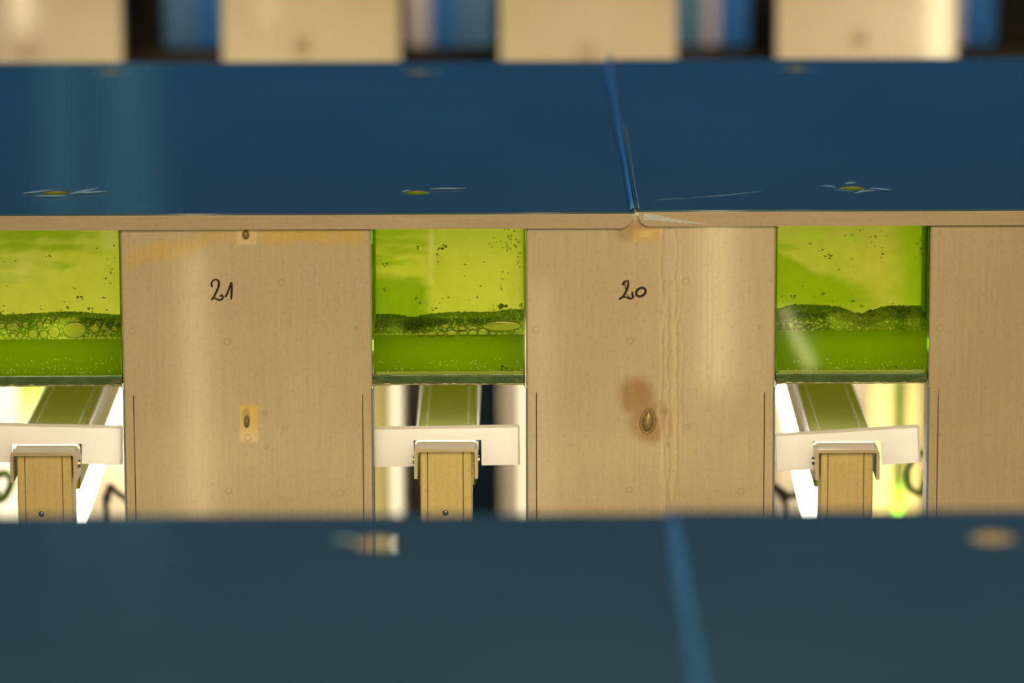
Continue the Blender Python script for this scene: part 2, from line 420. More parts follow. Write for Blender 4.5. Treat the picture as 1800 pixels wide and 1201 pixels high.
# ------------------------------------------------------------------ panels
def stain21(px, py):
    c = (1, 1, 1); n = fbm(px*.02, py*.02, 1)
    yb = 452-(px-220)*.19+14*fbm(px*.015, 3) if px < 420 else 416
    d = abs(py-yb)
    if px < 425:
        m = (1-sstep(6, 26, d))*sstep(214, 232, px)*(.55+.5*n)*(1-.4*sstep(300, 420, px)); c = mix3(c, (1.15, 1.02, .40), max(0, min(1, m)))
    m = boxmask(px+6*n, py+8*n, 455, 640, 390, 428, 9)*(.75+.4*n); c = mix3(c, (1.18, 1.02, .38), max(0, min(1, m)))
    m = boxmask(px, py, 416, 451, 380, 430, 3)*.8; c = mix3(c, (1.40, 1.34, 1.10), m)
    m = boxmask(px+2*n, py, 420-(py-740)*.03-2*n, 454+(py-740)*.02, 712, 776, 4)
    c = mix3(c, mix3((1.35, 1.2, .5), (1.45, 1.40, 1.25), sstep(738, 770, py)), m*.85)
    m = ellmask(px, py, 433, 731, 7, 13, .3)*.55; c = mix3(c, (.6, .5, .3), m)
    m = ellmask(px, py, 335, 518, 22, 6, .6)*.12; c = mix3(c, (.7, .7, .7), m)
    return c
DR = [(1162, .9, 400, 905, 6), (1172, 1.1, 520, 905, 5), (1185, .9, 395, 880, 7), (1196, .6, 430, 760, 4), (1166, 1.0, 760, 905, 6), (1187, 1.0, 560, 870, 6), (1240, .5, 420, 720, 2), (1248, .45, 420, 640, 2)]
def stain20(px, py):
    c = (1, 1, 1); n = fbm(px*.02, py*.02, 2)
    m = max(ellmask(px+5*n, py, 1120, 698, 30, 34, .35), ellmask(px+6*n, py, 1147, 742, 42, 36, .25))
    c = mix3(c, (.70, .56, .40), m*(.92+.2*n))
    m = boxmask(px+3*n, py, 1110, 1168-(py-400)*.3, 396, 424, 7); c = mix3(c, (1.15, 1.0, .48), m*.8)
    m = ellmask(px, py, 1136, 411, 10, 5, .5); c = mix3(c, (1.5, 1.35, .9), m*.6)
    m = ellmask(px, py, 1098, 408, 16, 16, .5); c = mix3(c, (.70, .60, .48), m*.7)
    m = ellmask(px, py, 1118, 396, 20, 10, .5); c = mix3(c, (.72, .58, .44), m*.7)
    for x0, a, ya, yb, wv in DR:
        if ya < py < yb:
            x = x0+wv*fbm(py*.012, x0)+2.2*fbm(py*.06, x0, 5)
            d = px-x
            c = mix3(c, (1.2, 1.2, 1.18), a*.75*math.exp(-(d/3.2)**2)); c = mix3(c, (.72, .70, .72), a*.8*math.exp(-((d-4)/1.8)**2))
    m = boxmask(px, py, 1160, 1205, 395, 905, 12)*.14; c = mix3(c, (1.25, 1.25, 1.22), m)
    return c
def stain_plain(px, py): return (1, 1, 1)

def panel(label, xl, xr, yf, ztop, z_open, stain, mat, nx, nz, group, ret=.03, vis=(.70, None), rivets=(), digits=None, edge=False):
    t = thing('metal_panel', label, 'panel', ((xl+xr)/2, yf, 0), group)
    rc = .0014; gx = .0074
    prof = [(xl, yf+ret, 0), (xl, yf+ret*.5, 0), (xl, yf+rc, 0), (xl+rc*.3, yf+rc*.3, 0), (xl+rc, yf, 0)]
    inner = [xl+rc+(xr-xl-2*rc)*i/nx for i in range(1, nx)]
    inner = [x for x in inner if abs(x-xl-gx) > .0009 and abs(xr-gx-x) > .0009]
    for g in (xl+gx, xr-gx): inner += [g-.0004, g, g+.0004]
    inner.sort()
    prof += [(x, yf, 1 if min(abs(x-xl-gx), abs(x-xr+gx)) < .0001 else 0) for x in inner]
    prof += [(xr-rc, yf, 0), (xr-rc*.3, yf+rc*.3, 0), (xr, yf+rc, 0), (xr, yf+ret*.5, 0), (xr, yf+ret, 0)]
    zs = [0.0, .3, .6]+[vis[0]+(ztop-vis[0])*i/nz for i in range(nz+1)]
    bm = bmesh.new(); lay = bm.verts.layers.float_color.new('stain'); g = []
    for z in zs:
        row = []
        for x, y, gr in prof:
            if gr and z < z_open: y += .0012
            v = bm.verts.new((x, y, z)); px, py = proj((x, yf, z))
            c = stain(px, py) if z > .6 else (1, 1, 1)
            if gr and z < z_open: c = (.42, .36, .26)  # shade of the groove painted into the vertex colour
            v[lay] = (c[0], c[1], c[2], 1); row.append(v)
        g.append(row)
    for i in range(len(g)-1):
        for k in range(len(prof)-1): bm.faces.new((g[i][k], g[i][k+1], g[i+1][k+1], g[i+1][k]))
    obj('panel_sheet', bm, mat, t, mods=[('SOLIDIFY', dict(thickness=.0012, offset=-1))])
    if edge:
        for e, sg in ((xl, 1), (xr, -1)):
            obj('edge_strip', bxm(min(e-sg*.0003, e+sg*.0013), max(e-sg*.0003, e+sg*.0013), yf-.0003, yf+.004, 0, z_open+.004, bev=.0004), M['edge'], t, label='blue-grey edge of the lower panel')  # blue-grey strip stands in for the reflection on the rounded edge
    for (px, py, rx, rz, tilt) in rivets:
        c = U(px, py, yf); b = bmesh.new()
        blob(b, (0, 0, 0), rx, .003, rz, 16, 10)
        for v in b.verts:
            if v.co.z > 0: v.co.x *= 1-.45*v.co.z/rz
        ring = [(rx*1.25*math.cos(a)*(1-.3*max(0, math.sin(a))), -.0004, rz*1.18*math.sin(a)) for a in [2*PI*k/24 for k in range(25)]]
        tube(b, ring, .0005, 6, cap=False)
        bmesh.ops.rotate(b, verts=b.verts, cent=(0, 0, 0), matrix=Matrix.Rotation(tilt, 3, 'Y'))
        bmesh.ops.translate(b, verts=b.verts, vec=(c.x, yf, c.z))
        obj('rivet', b, M['rivet'], t, smooth=True, label='small dulled rivet head')
    if digits:
        for d in digits:
            b = bmesh.new()
            for stroke in d:
                pts = spline([U(x, y, yf-.0002) for x, y, w in stroke], 6)
                ws = []
                for i in range(len(stroke)-1):
                    for k in range(6): ws.append(stroke[i][2]+(stroke[i+1][2]-stroke[i][2])*k/6)
                ws.append(stroke[-1][2]); S = 1/2460
                n = len(pts)
                tube(b, pts, [w*S*.5 for w in ws], 8, flat=.12)
                for e, w in ((pts[0], ws[0]), (pts[-1], ws[-1])): blob(b, e, w*S*.5, w*S*.06, w*S*.5, 8, 6)
            obj('handwritten_digit', b, M['marker'], t, smooth=True, label='digit written in black marker')
    return t
def zs21(pts): return [(200+x/3.913, 380+y/3.913, w) for x, y, w in pts]
two21 = [zs21([(676, 484, 3.6), (671, 470, 3.4), (678, 450, 3.2), (697, 437, 3.0), (716, 441, 3.4), (724, 462, 4.2), (719, 490, 4), (704, 525, 3.8), (688, 556, 3.6), (673, 574, 3.2)]),
         zs21([(675, 572, 3), (690, 563, 2.8), (706, 570, 3.4), (724, 577, 3.6), (744, 572, 3.6), (751, 556, 3.6), (743, 545, 3.6), (735, 550, 3.6)])]
one21 = [[(396.8, 521, 3.8), (400.5, 514, 3.6), (404, 504, 3.4), (406.2, 497.5, 3.4)], [(407, 497.5, 3.4), (407.4, 506, 4), (407, 516, 4), (406.4, 525, 3.2)], [(402.6, 527, 1.2), (402, 528, 1.2)]]
def zs20(pts): return [(1070+x/20, 480+y/20, w) for x, y, w in pts]
two20 = [zs20([(495, 410, 3.6), (530, 330, 3.8), (590, 290, 3.4), (650, 300, 3.0), (695, 265, 2.4)]),
         zs20([(580, 320, 1.8), (575, 430, 1.8), (600, 560, 2.2), (640, 640, 1.8)]),
         zs20([(690, 290, 2.8), (680, 440, 4.2), (635, 600, 4), (570, 720, 4), (500, 830, 3.8), (430, 880, 3.6), (390, 915, 3.4)]),
         zs20([(480, 870, 2.6), (560, 835, 2.8), (640, 865, 3.2), (740, 900, 3.6), (830, 880, 3.8), (855, 820, 4.6), (830, 750, 4.4), (825, 660, 1.6)]),
         zs20([(600, 730, 1.2), (660, 790, 1.2), (730, 850, 1.4)])]
zero20 = [zs20([(1130+165*math.cos(a)+20*math.sin(a), 672-150*math.sin(a)-18*math.cos(a), 4.4) for a in [2.2+2*PI*k/14 for k in range(15)]])]

zopen = zat(692)
xr21, xl21 = xat(655, 650), xat(215.5, 650)
xl20, xr20 = xat(924.5, 650), xat(1362.5, 650)
xlR = xat(1632, 650); wP = xr21-xl21
gP = 'numbered metal panels of the middle rack'
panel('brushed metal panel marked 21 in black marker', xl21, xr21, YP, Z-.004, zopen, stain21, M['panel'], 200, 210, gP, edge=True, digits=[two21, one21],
      rivets=[(434, 741, .0014, .0038, .05), (432, 412, .0018, .0030, 0)])
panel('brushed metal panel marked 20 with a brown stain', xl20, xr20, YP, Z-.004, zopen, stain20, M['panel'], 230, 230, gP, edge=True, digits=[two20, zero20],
      rivets=[(1139, 740, .0045, .0080, .12)])
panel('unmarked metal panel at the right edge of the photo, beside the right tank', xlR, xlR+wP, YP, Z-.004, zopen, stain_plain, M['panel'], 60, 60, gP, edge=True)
# far rack panels, out of focus
def stain_far(cx, cy, rx, ry, col):
    return lambda px, py: mix3((1, 1, 1), col, ellmask(px, py, cx, cy, rx, ry, .5)*.8)
fx = lambda px: U(px, 60, Y2).x
far = [(-98, 215, 'blurred tan panel of the far rack at the top left corner', (50, 92, 20, 10)), (390, 703, 'blurred tan panel of the far rack, second from the left', (532, 82, 16, 15)),
       (878, 1190, 'blurred tan panel of the far rack behind the upper seam', (1030, 93, 16, 10)), (1365, 1683, 'blurred tan panel of the far rack, rightmost, bright at its right edge', (1510, 68, 15, 14))]
for a, b, lab, (cx, cy, rx, ry) in far:
    panel(lab, fx(a), fx(b), Y2, Z+.002, .3, stain_far(cx, cy, rx, ry, (.5, .36, .26)), M['panel'], 70, 50, 'blurred panels of the far rack', vis=(.72, None))

# ------------------------------------------------------------------ algae tanks in the openings
YT = YP+.002; TD = .052
def wall_left(px, py):
    n = fbm(px*.03, py*.06, 4); base = (.62, .66, .07)
    d = 0
    for cx, cy, rx, ry in ((60, 410, 110, 13), (105, 437, 50, 9), (25, 432, 40, 12), (20, 463, 60, 8), (100, 466, 24, 6), (15, 490, 55, 9)):
        d = max(d, ellmask(px+25*n, py+8*n, cx, cy, rx, ry, .6))
    c = mix3(base, (.36, .50, .008), d*.9)
    c = mix3(c, (.74, .74, .16), .8*ellmask(px+10*n, py+8*n, 40, 475, 50, 25, .9))
    c = mix3(c, (.68, .70, .16), .7*boxmask(px, py, 176, 206, 395, 440, 3))
    return mix3(c, (.70, .72, .10), .5*sstep(500, 555, py))
def wall_mid(px, py):
    n = fbm(px*.03, py*.06, 7); base = (.60, .64, .06)
    c = base
    d = 0
    for cx, cy, rx, ry in ((680, 408, 70, 10), (690, 425, 60, 8), (700, 441, 40, 7), (665, 452, 25, 6), (675, 462, 50, 5)):
        d = max(d, ellmask(px+20*n, py+6*n, cx, cy, rx, ry, .7))
    c = mix3(c, (.36, .50, .008), d*.85)
    c = mix3(c, (.27, .42, .004), boxmask(px+10*n, py+8*n-(px-655)*.10, 640, 750, 483, 580, 12)*.95)
    c = mix3(c, (.74, .72, .20), .75*boxmask(px, py, 754, 762, 390, 500, 4))
    return mix3(c, (.66, .70, .08), .5*boxmask(px, py, 800, 905, 440, 560, 40))
def wall_right(px, py):
    n = fbm(px*.03, py*.05, 9); base = (.60, .63, .07)
    yl = 440+(px-1365)*.55 if px < 1440 else 481+(px-1440)*.19
    c = mix3(base, (.35, .49, .006), sstep(yl-5-(px-1365)*.06, yl+5+(px-1365)*.1, py+5*n)*(1-sstep(525, 575, py))*(1-sstep(1480, 1600, px+40*n)))
    c = mix3(c, (.38, .54, .006), sstep(1545-(py-400)*.0+20*n, 1600+(py-400)*.15, px)*.95)
    c = mix3(c, (.68, .62, .08), .6*ellmask(px, py, 1540, 440, 34, 60, .8))
    c = mix3(c, (.58, .72, .05), .8*ellmask(px+10*n, py, 1425, 416, 24, 8, .6))
    c = mix3(c, (.58, .72, .05), .7*ellmask(px+10*n, py, 1490, 420, 22, 5, .6))
    c = mix3(c, (.36, .52, .01), .7*ellmask(px, py, 1372, 435, 30, 6, .6))
    return c
def tank(label, pxl, pxr, wallf, foam_top, foam_shade, big, voids, specks, drops, seed, y_liq, lite_band, fo=23):
    q = random.Random(seed)
    x0, x1 = xat(pxl)+.0004, xat(pxr)-.0004
    zt, zb = Z-.0035, zat(676.5)
    zbi = zat(661)                     # top of the bottom wall
    yi, yr = YT+.003, YT+TD
    t = thing('algae_tank', label, 'tank', ((x0+x1)/2, YT, zb), 'lit algae tanks in the panel openings')
    b = bmesh.new()
    box(b, x0, x1, YT, yi, zbi, zt)
    obj('front_pane', b, M['pane'], t)
    b = bmesh.new(); box(b, x0, x0+.0008, yi+.0001, yr, zbi, zt); obj('side_wall', b, M['side'], t, label='green edge-lit side wall')
    obj('side_wall', bxm(x1-.0008, x1, yi+.0001, yr, zbi, zt), M['side'], t, label='green edge-lit side wall')
    obj('rear_wall', bxm(x0+.0009, x1-.0009, yr-.002, yr, zbi, zt), M['pane'], t)
    obj('bottom_wall', bxm(x0, x1, YT, yr, zb, zbi-.0002, bev=.0005), M['seal'], t, smooth=False, label='dark green bottom edge')
    obj('lid', bxm(x0, x1, yi, YP+.14, zt-.002, zt), M['lid'], t)
    # silicone bead with frayed strands under the bottom edge
    b = bmesh.new()
    pts = [(x0+(x1-x0)*i/40, YT+.0008+.0004*fbm(i*.4, seed), zb+.0002+.0005*fbm(i*.5, seed, 2)) for i in range(41)]
    tube(b, pts, [.0008*(1+.5*abs(fbm(i*.6, seed, 6))) for i in range(41)], 8)
    for s in (0, 1):
        xe = x0 if s == 0 else x1; sg = 1 if s == 0 else -1
        tri = [(xe, zb+.0006)]+[(xe+sg*.0040*(1-math.sin(a)), zb-.0040*(1-math.cos(a))) for a in [PI/2*k/8 for k in range(9)]]
        prism(b, tri, YT+.0004, YT+.004)
    for i in range(16):
        cx = x0+(x1-x0)*(q.random() if i > 9 else (.02+.05*q.random() if i % 2 else .93+.06*q.random())); cz = zb+q.uniform(-.0005, .004)
        a = q.uniform(-.7, .7); L = q.uniform(.002, .006)
        tube(b, [(cx-L*math.cos(a), YT-.0004, cz-L*math.sin(a)*.6), (cx, YT-.0007, cz+.0003), (cx+L*math.cos(a), YT-.0004, cz+L*math.sin(a)*.6)], .00009, 5)
    obj('silicone_seal', b, mat_seal2, t, label='frayed translucent silicone bead')
    # algae coated wall
    zl = zat(y_liq)
    fmin = min(y_liq-foam_top(pxl+(pxr-pxl)*i/50)-fo for i in range(51))/2440
    zw = zl+max(.0008, fmin+.0004)
    b = bmesh.new(); lay = b.verts.layers.float_color.new('stain'); g = []
    nx, nz = 90, 70
    for i in range(nz+1):
        row = []
        for k in range(nx+1):
            p = (x0+.0009+(x1-x0-.0018)*k/nx, yr-.003, zw+(zt-.0022-zw)*i/nz); v = b.verts.new(p)
            px, py = proj(p); c = wallf(px, py); v[lay] = (c[0]*.95, c[1]*.90, c[2]*.86, 1); row.append(v)
        g.append(row)
    for i in range(nz):
        for k in range(nx): b.faces.new((g[i][k], g[i][k+1], g[i+1][k+1], g[i+1][k]))
    obj('algae_coating', b, M['algae_wall'], t, label='uneven yellow-green algae coating')
    # liquid
    b = bmesh.new(); fs = box(b, x0+.0009, x1-.0009, yi+.0002, yr-.0022, zbi+.0001, zl)
    for f in b.faces:
        f.material_index = 0 if abs(f.calc_center_median().y-yi-.0002) < 1e-5 else 1
    obj('algae_liquid', b, [M['liquid'], M['liquid_clear']], t, label='green algae liquid')
    # pale band along the bottom of the liquid
    if lite_band:
        b = bmesh.new(); pts = [(x0+.002+(x1-x0-.004)*i/30, yi-.0002, zbi+.0012+.0004*fbm(i*.3, seed, 8)) for i in range(31)]
        tube(b, pts, .0012, 8, flat=.2); obj('pale_rim', b, M['rim'], t, label='pale reflection-like rim of scum')
    scal = []; px = pxl+3
    while px < pxr-4:
        w = q.uniform(1.5, 5.0); scal.append((px+w, y_liq-1.5, w*.92, q.uniform(1.6, 3.2))); px += 2*w+q.uniform(0, 2.0)
    tiny = [(pxl+(pxr-pxl)*q.random(), 0, q.uniform(1.2, 2.6)) for i in range(110) ]
    tiny = [e for e in tiny if foam_shade(e[0]) > .70]
    tiny = [(x, foam_top(x)+q.uniform(8, max(9, y_liq-foam_top(x)-6)), w, w*.9) for x, _, w in tiny]
    # foam: slab with wavy top
    b = bmesh.new(); lay = b.verts.layers.float_color.new('stain')
    nx = 300; cols = []; NF = 20
    fy = yi+.0001; by = yr-.0042
    for k in range(nx+1):
        x = x0+.0009+(x1-x0-.0018)*k/nx
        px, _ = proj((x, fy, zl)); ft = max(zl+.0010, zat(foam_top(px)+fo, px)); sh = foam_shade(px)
        col = []
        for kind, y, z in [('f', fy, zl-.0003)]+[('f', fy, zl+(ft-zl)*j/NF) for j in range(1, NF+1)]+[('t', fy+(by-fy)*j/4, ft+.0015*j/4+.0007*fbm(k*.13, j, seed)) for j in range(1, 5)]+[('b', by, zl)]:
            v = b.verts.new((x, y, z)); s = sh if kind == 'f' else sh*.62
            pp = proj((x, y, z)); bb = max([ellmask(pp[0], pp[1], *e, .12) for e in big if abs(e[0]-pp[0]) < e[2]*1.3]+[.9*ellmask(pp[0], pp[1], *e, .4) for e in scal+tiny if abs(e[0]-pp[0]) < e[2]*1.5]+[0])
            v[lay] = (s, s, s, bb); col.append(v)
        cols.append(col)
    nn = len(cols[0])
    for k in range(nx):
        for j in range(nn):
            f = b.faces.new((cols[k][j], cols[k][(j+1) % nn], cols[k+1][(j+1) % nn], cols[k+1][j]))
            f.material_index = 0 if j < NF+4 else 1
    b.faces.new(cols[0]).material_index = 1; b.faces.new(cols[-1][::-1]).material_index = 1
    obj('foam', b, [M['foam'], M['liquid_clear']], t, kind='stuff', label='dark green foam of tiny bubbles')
    # big bubbles pressed on the pane
    b = bmesh.new(); br = bmesh.new(); S = 1/2460
    for (px, py, rx, ry) in big:
        c = U(px, py, yi); blob(b, (c.x, yi, c.z), rx*S, .0009, ry*S, 14, 10)
        tube(br, [(c.x+rx*S*1.03*math.cos(a), yi-.0003, c.z+ry*S*1.03*math.sin(a)) for a in [2*PI*k/20 for k in range(21)]], .00022, 5, cap=False)
    if big:
        obj('large_bubble', b, M['big_bubble'], t, smooth=True, kind='stuff', label='pale large bubbles in the foam'); obj('bubble_skin', br, M['bubble_ring'], t, kind='stuff')
    # fine gas bubbles at the bottom
    b = bmesh.new()
    for i in range(110):
        f = q.random(); px = pxl+6+(pxr-pxl-12)*q.random(); py = 656-26*f**2.2
        r = q.uniform(.35, 1.1)*S; c = U(px, py, yi); blob(b, (c.x, yi-.0002, c.z), r, r*.5, r, 6, 4)
    obj('gas_bubbles', b, M['gas'], t, smooth=True, kind='stuff', label='fine pale gas bubbles')
    b = bmesh.new()
    for i in range(46):
        k = q.random(); px = pxl+(pxr-pxl)*q.random(); py = foam_top(px)-120*k*k
        r = (q.uniform(.3, 1.3) if q.random() < .85 else q.uniform(1.2, 2.2))*S; c = U(px, py, yi); blob(b, (c.x, yi, c.z), r*q.uniform(.7, 2), r*.5, r*q.uniform(.5, 1), 7, 5)
    for (px, py, r) in specks:
        for j in range(4):
            c = U(px+q.uniform(-1, 1)*r, py+q.uniform(-.6, .6)*r, yi); blob(b, (c.x, yi, c.z), r*S*q.uniform(.2, .5), .0005, r*S*q.uniform(.18, .4), 8, 6)
    obj('algae_specks', b, M['speck'], t, smooth=True, kind='stuff', label='dark algae specks stuck on the pane')
    b = bmesh.new()
    for (cx, cy, sx, sy, n) in drops:
        for i in range(n):
            c = U(cx+q.gauss(0, sx), cy+q.gauss(0, sy), yi)
            if not (x0+.003 < c.x < x1-.003): continue
            r = q.uniform(.6, 2.0)*S; blob(b, (c.x, yi, c.z), r, r*.5, r*q.uniform(.9, 1.5), 10, 8)
    obj('water_droplets', b, M['droplet'], t, smooth=True, kind='stuff', label='clear water droplets on the pane')
    return t
mat_seal2 = mat_trans('frayed_silicone', (.62, .66, .45), diff=.5, spec_mix=.08, rough=.3)
ft_l = lambda px: 554+3*math.sin(px*.02+2)+(4 if px > 110 else 0)*sstep(110, 180, px)
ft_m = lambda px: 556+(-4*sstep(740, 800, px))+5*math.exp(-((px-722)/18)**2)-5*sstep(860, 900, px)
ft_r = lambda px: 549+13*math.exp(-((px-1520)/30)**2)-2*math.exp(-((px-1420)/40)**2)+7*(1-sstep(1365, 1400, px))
tank('left algae tank with a band of large foam bubbles', -57, 215.0, wall_left, ft_l, lambda px: .95,
     [(22, 574, 12, 7), (3, 573, 6, 5), (45, 571, 6, 6), (70, 571, 6, 6.5), (84, 565, 6, 3.5), (100, 564, 5, 3.5), (58, 587, 9, 8), (77, 588, 7, 7), (95, 584, 10, 10), (131, 580, 20, 14), (166, 577, 8, 8),
      (183, 575, 5, 5), (201, 577, 5, 5), (36, 590, 5, 5), (23, 591, 5, 5), (11, 591, 5, 4), (175, 572, 3, 3), (154, 571, 3.5, 3.5), (193, 583, 4, 4)],
     [], [(85, 451, 4), (140, 523, 6), (183, 523, 3), (130, 508, 3), (72, 544, 3), (108, 546, 2.5), (160, 545, 5), (3, 549, 5), (118, 541, 4)], [(195, 450, 8, 30, 16)], 11, 596, False)
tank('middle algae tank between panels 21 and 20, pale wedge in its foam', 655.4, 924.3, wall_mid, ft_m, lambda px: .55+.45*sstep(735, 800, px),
     [(882, 573, 34, 9), (812, 577, 7, 4.5), (783, 573, 7, 4), (813, 579, 8, 3.5), (831, 577, 8, 4), (794, 562, 3.5, 3.5), (794, 567, 2.5, 2.5), (760, 587, 8, 5), (793, 586, 9, 6), (814, 586, 7, 5), (831, 585, 8, 6), (849, 584, 9, 7), (866, 587, 6, 4), (775, 587, 6, 4), (740, 588, 6, 4)],
     [], [(675, 466, 5), (673, 509, 4), (734, 436, 4), (779, 434, 6), (771, 438, 4), (767, 447, 3), (788, 522, 3), (731, 524, 3.5), (763, 543, 4), (687, 401, 4), (887, 647, 6), (885, 541, 9), (918, 537, 5)],
     [(905, 415, 12, 10, 26), (870, 425, 6, 6, 8), (890, 436, 4, 4, 6), (914, 445, 4, 14, 16), (880, 495, 5, 10, 8), (870, 545, 10, 4, 8)], 12, 590, True)
tank('right algae tank between panel 20 and the unmarked panel', 1362.8, 1631.8, wall_right, ft_r, lambda px: .62+.22*math.exp(-((px-1430)/45)**2),
     [(1474, 560, 3, 2.5), (1450, 563, 2.5, 2), (1430, 572, 3.5, 2.5), (1512, 564, 2.5, 2.2), (1522, 562, 2, 2)],
     [], [(1456, 451, 6), (1424, 428, 3), (1443, 441, 4), (1500, 455, 2.5), (1475, 474, 2.5), (1395, 522, 5), (1446, 516, 4), (1515, 537, 4), (1475, 540, 3), (1577, 645, 4), (1580, 543, 9), (1590, 545, 8), (1565, 541, 8), (1600, 546, 7), (1620, 549, 6), (1528, 545, 6), (1534, 553, 5)],
     [(1624, 436, 5, 8, 30), (1520, 420, 20, 6, 10)], 13, 585, True, fo=15)
# rear tanks of the middle rack (seen down through the rear cover holes and mirrored in the bars)
for nm, hx in (('left', kA.x), ('middle', kB.x), ('right', kC.x)):
    t = thing('algae_tank', 'rear algae tank glimpsed yellow through the %s rear hole of the upper blue cover' % nm, 'tank', (hx, 3.62, .925), 'rear algae tanks')
    obj('tank_body', bxm(hx-.125, hx+.125, 3.62, 3.895, .925, Z-.006, bev=.003), M['rear_algae'], t)

# ------------------------------------------------------------------ posts, brackets, bars, plastic strips
def frame(label, pl, pr, by, screw):
    yf = YP+.003
    a, b = xat(pl, 860, yf), xat(pr, 860, yf); w = b-a
    t = thing('rack_post', label, 'post', ((a+b)/2, yf, 0), 'posts in the panel openings')
    zt = U((pl+pr)/2, by+3.5, yf).z
    bm = bmesh.new(); box(bm, a+.0016, b-.0016, yf, yf+.030, 0, zt, bev=.0008)
    obj('upright', bm, M['post'], t)
    for s in (a+w*.17, b-w*.20):
        obj('groove_line', bxm(s-.0003, s+.0003, yf-.00012, yf+.0006, .3, zt-.0005), M['groove'], t)
    # bracket
    ya, yb = YP-.004, YP+.026; o = .0026; th = .0024
    ztop = U((pl+pr)/2, by, ya).z; zleg = U((pl+pr)/2, by+53, ya).z
    oa, ob = a-o, b+o; r = .0036
    outer = [(oa, zleg)]+[(oa+r-r*math.cos(q), ztop-r+r*math.sin(q)) for q in [PI/2*k/6 for k in range(7)]]+[(ob-r+r*math.sin(q), ztop-r+r*math.cos(q)) for q in [PI/2*k/6 for k in range(7)]]+[(ob, zleg)]
    ri = r-th
    inner = [(ob-th, zleg)]+[(ob-th-ri+ri*math.cos(q), ztop-th-ri+ri*math.sin(q)) for q in [PI/2*k/6 for k in range(7)]]+[(oa+th+ri-ri*math.sin(q), ztop-th-ri+ri*math.cos(q)) for q in [PI/2*k/6 for k in range(7)]]+[(oa+th, zleg)]
    bm = bmesh.new(); pts = outer+inner; n = len(outer)
    f = [bm.verts.new((x, ya, z)) for x, z in pts]; g = [bm.verts.new((x, yb, z)) for x, z in pts]; L = len(pts)
    for i in range(n-1):
        j = L-1-i
        bm.faces.new((f[i], f[i+1], f[j-1], f[j])); bm.faces.new((g[i], g[j], g[j-1], g[i+1]))
    for i in range(L): bm.faces.new((f[i], g[i], g[(i+1) % L], f[(i+1) % L]))
    br = obj('bracket', bm, M['bracket'], t, label='bright U-shaped steel bracket')
    for sx, sg in ((oa, -1), (ob, 1)):
        bm = bmesh.new(); tube(bm, [(sx-sg*.0004, yb-.012, ztop-.012), (sx+sg*.0012, yb-.012, ztop-.012)], .003, 12)
        obj('bracket_screw', bm, M['screw'], br, label='dark screw head')
    bm = bmesh.new(); c = U(screw[0], screw[1], yf)
    blob(bm, (c.x, yf, c.z), .0022, .0012, .0022, 14, 8); obj('screw', bm, M['screw'], t, smooth=True, label='small dark screw')
    # bar running back from the bracket
    zb = ztop-.0012
    bm = bmesh.new(); box(bm, a-.0006, b+.0006, yb+.012, 3.86, zb-.036, zb, bev=.0012)
    bar = obj('cross_bar', bm, M['bar'], t, label='olive metal bar running back under the tank')
    for s in (a+w*.13, b-w*.13):
        obj('groove_line', bxm(s-.0004, s+.0004, yb+.013, 3.85, zb-.0004, zb+.0001), M['bar_groove'], bar)
    for sg, e in ((-1, a-.0006), (1, b+.0006)):
        obj('side_channel', bxm(min(e+sg*.0001, e+sg*.0022), max(e+sg*.0001, e+sg*.0022), yb+.02, 3.84, zb-.012, zb-.002, bev=.0008), M['channel'], bar, label='white channel along the bar')  # added strip, its white base stands for the lit bar side
    return t, oa, ob, ztop
fr = [frame('left metal post with bracket, in the opening left of panel 21', 27, 131, 796, (73, 904)),
      frame('middle metal post with bracket, between panels 21 and 20', 735, 834, 789, (783, 902)),
      frame('right metal post with bracket, between panel 20 and the unmarked panel', 1438, 1538, 791, (1480, 915))]
def strip(label, x0p, yl, x1p, yr_, h, f, hang=2):
    _, oa, ob, ztop = f; Ys = YP+.019
    A, B = U(x0p, yl, Ys), U(x1p, yr_, Ys); d = (B-A).normalized(); hh = h/2440
    t = thing('plastic_strip', label, 'plastic strip', (A.x, Ys, A.z-hh), 'white plastic strips hooked over the posts')
    up = Vector((-d.z, 0, d.x)); L = (B-A).length
    def P(s, v): p = A+d*s-up*v; return (p.x, p.z)
    na, nb = (oa-.0008-A.x)/d.x, (ob+.0022-A.x)/d.x
    rr = .0012
    zt = ztop+.0012
    v = lambda s: ((A+d*s).z-zt)/up.z
    pts = [P(0, rr), P(rr, 0), P(L-rr, 0), P(L, rr), P(L, hh), P(nb, hh), P(nb, v(nb)), P(na, v(na)), P(na, hh), P(0, hh)]
    bm = bmesh.new(); prism(bm, pts, Ys, Ys+.0035)
    for f_ in bm.faces:
        if f_.calc_center_median().y > Ys+.003: f_.material_index = 1
    obj('strip_body', bm, [M['plastic'], M['plastic_back']], t)
    # raised rim lines of the printed strip
    bm = bmesh.new()
    for s0, s1, vv in ((.001, L-.001, .0011), ):
        p, q = P(s0, vv), P(s1, vv); tube(bm, [(p[0], Ys, p[1]), (q[0], Ys, q[1])], .00028, 6)
    for s in (.0011, L-.0011):
        p, q = P(s, .0011), P(s, hh-.0006); tube(bm, [(p[0], Ys, p[1]), (q[0], Ys, q[1])], .00025, 6)
    obj('rim_line', bm, M['plastic'], t)
strip('white plastic strip hooked over the left post', -58, 744, 215.5, 750, 69, fr[0])
strip('white plastic strip hooked over the middle post', 655, 752, 913.5, 748, 71, fr[1])
strip('white plastic strip tilted on the right post', 1360, 764, 1615.5, 748, 67, fr[2])

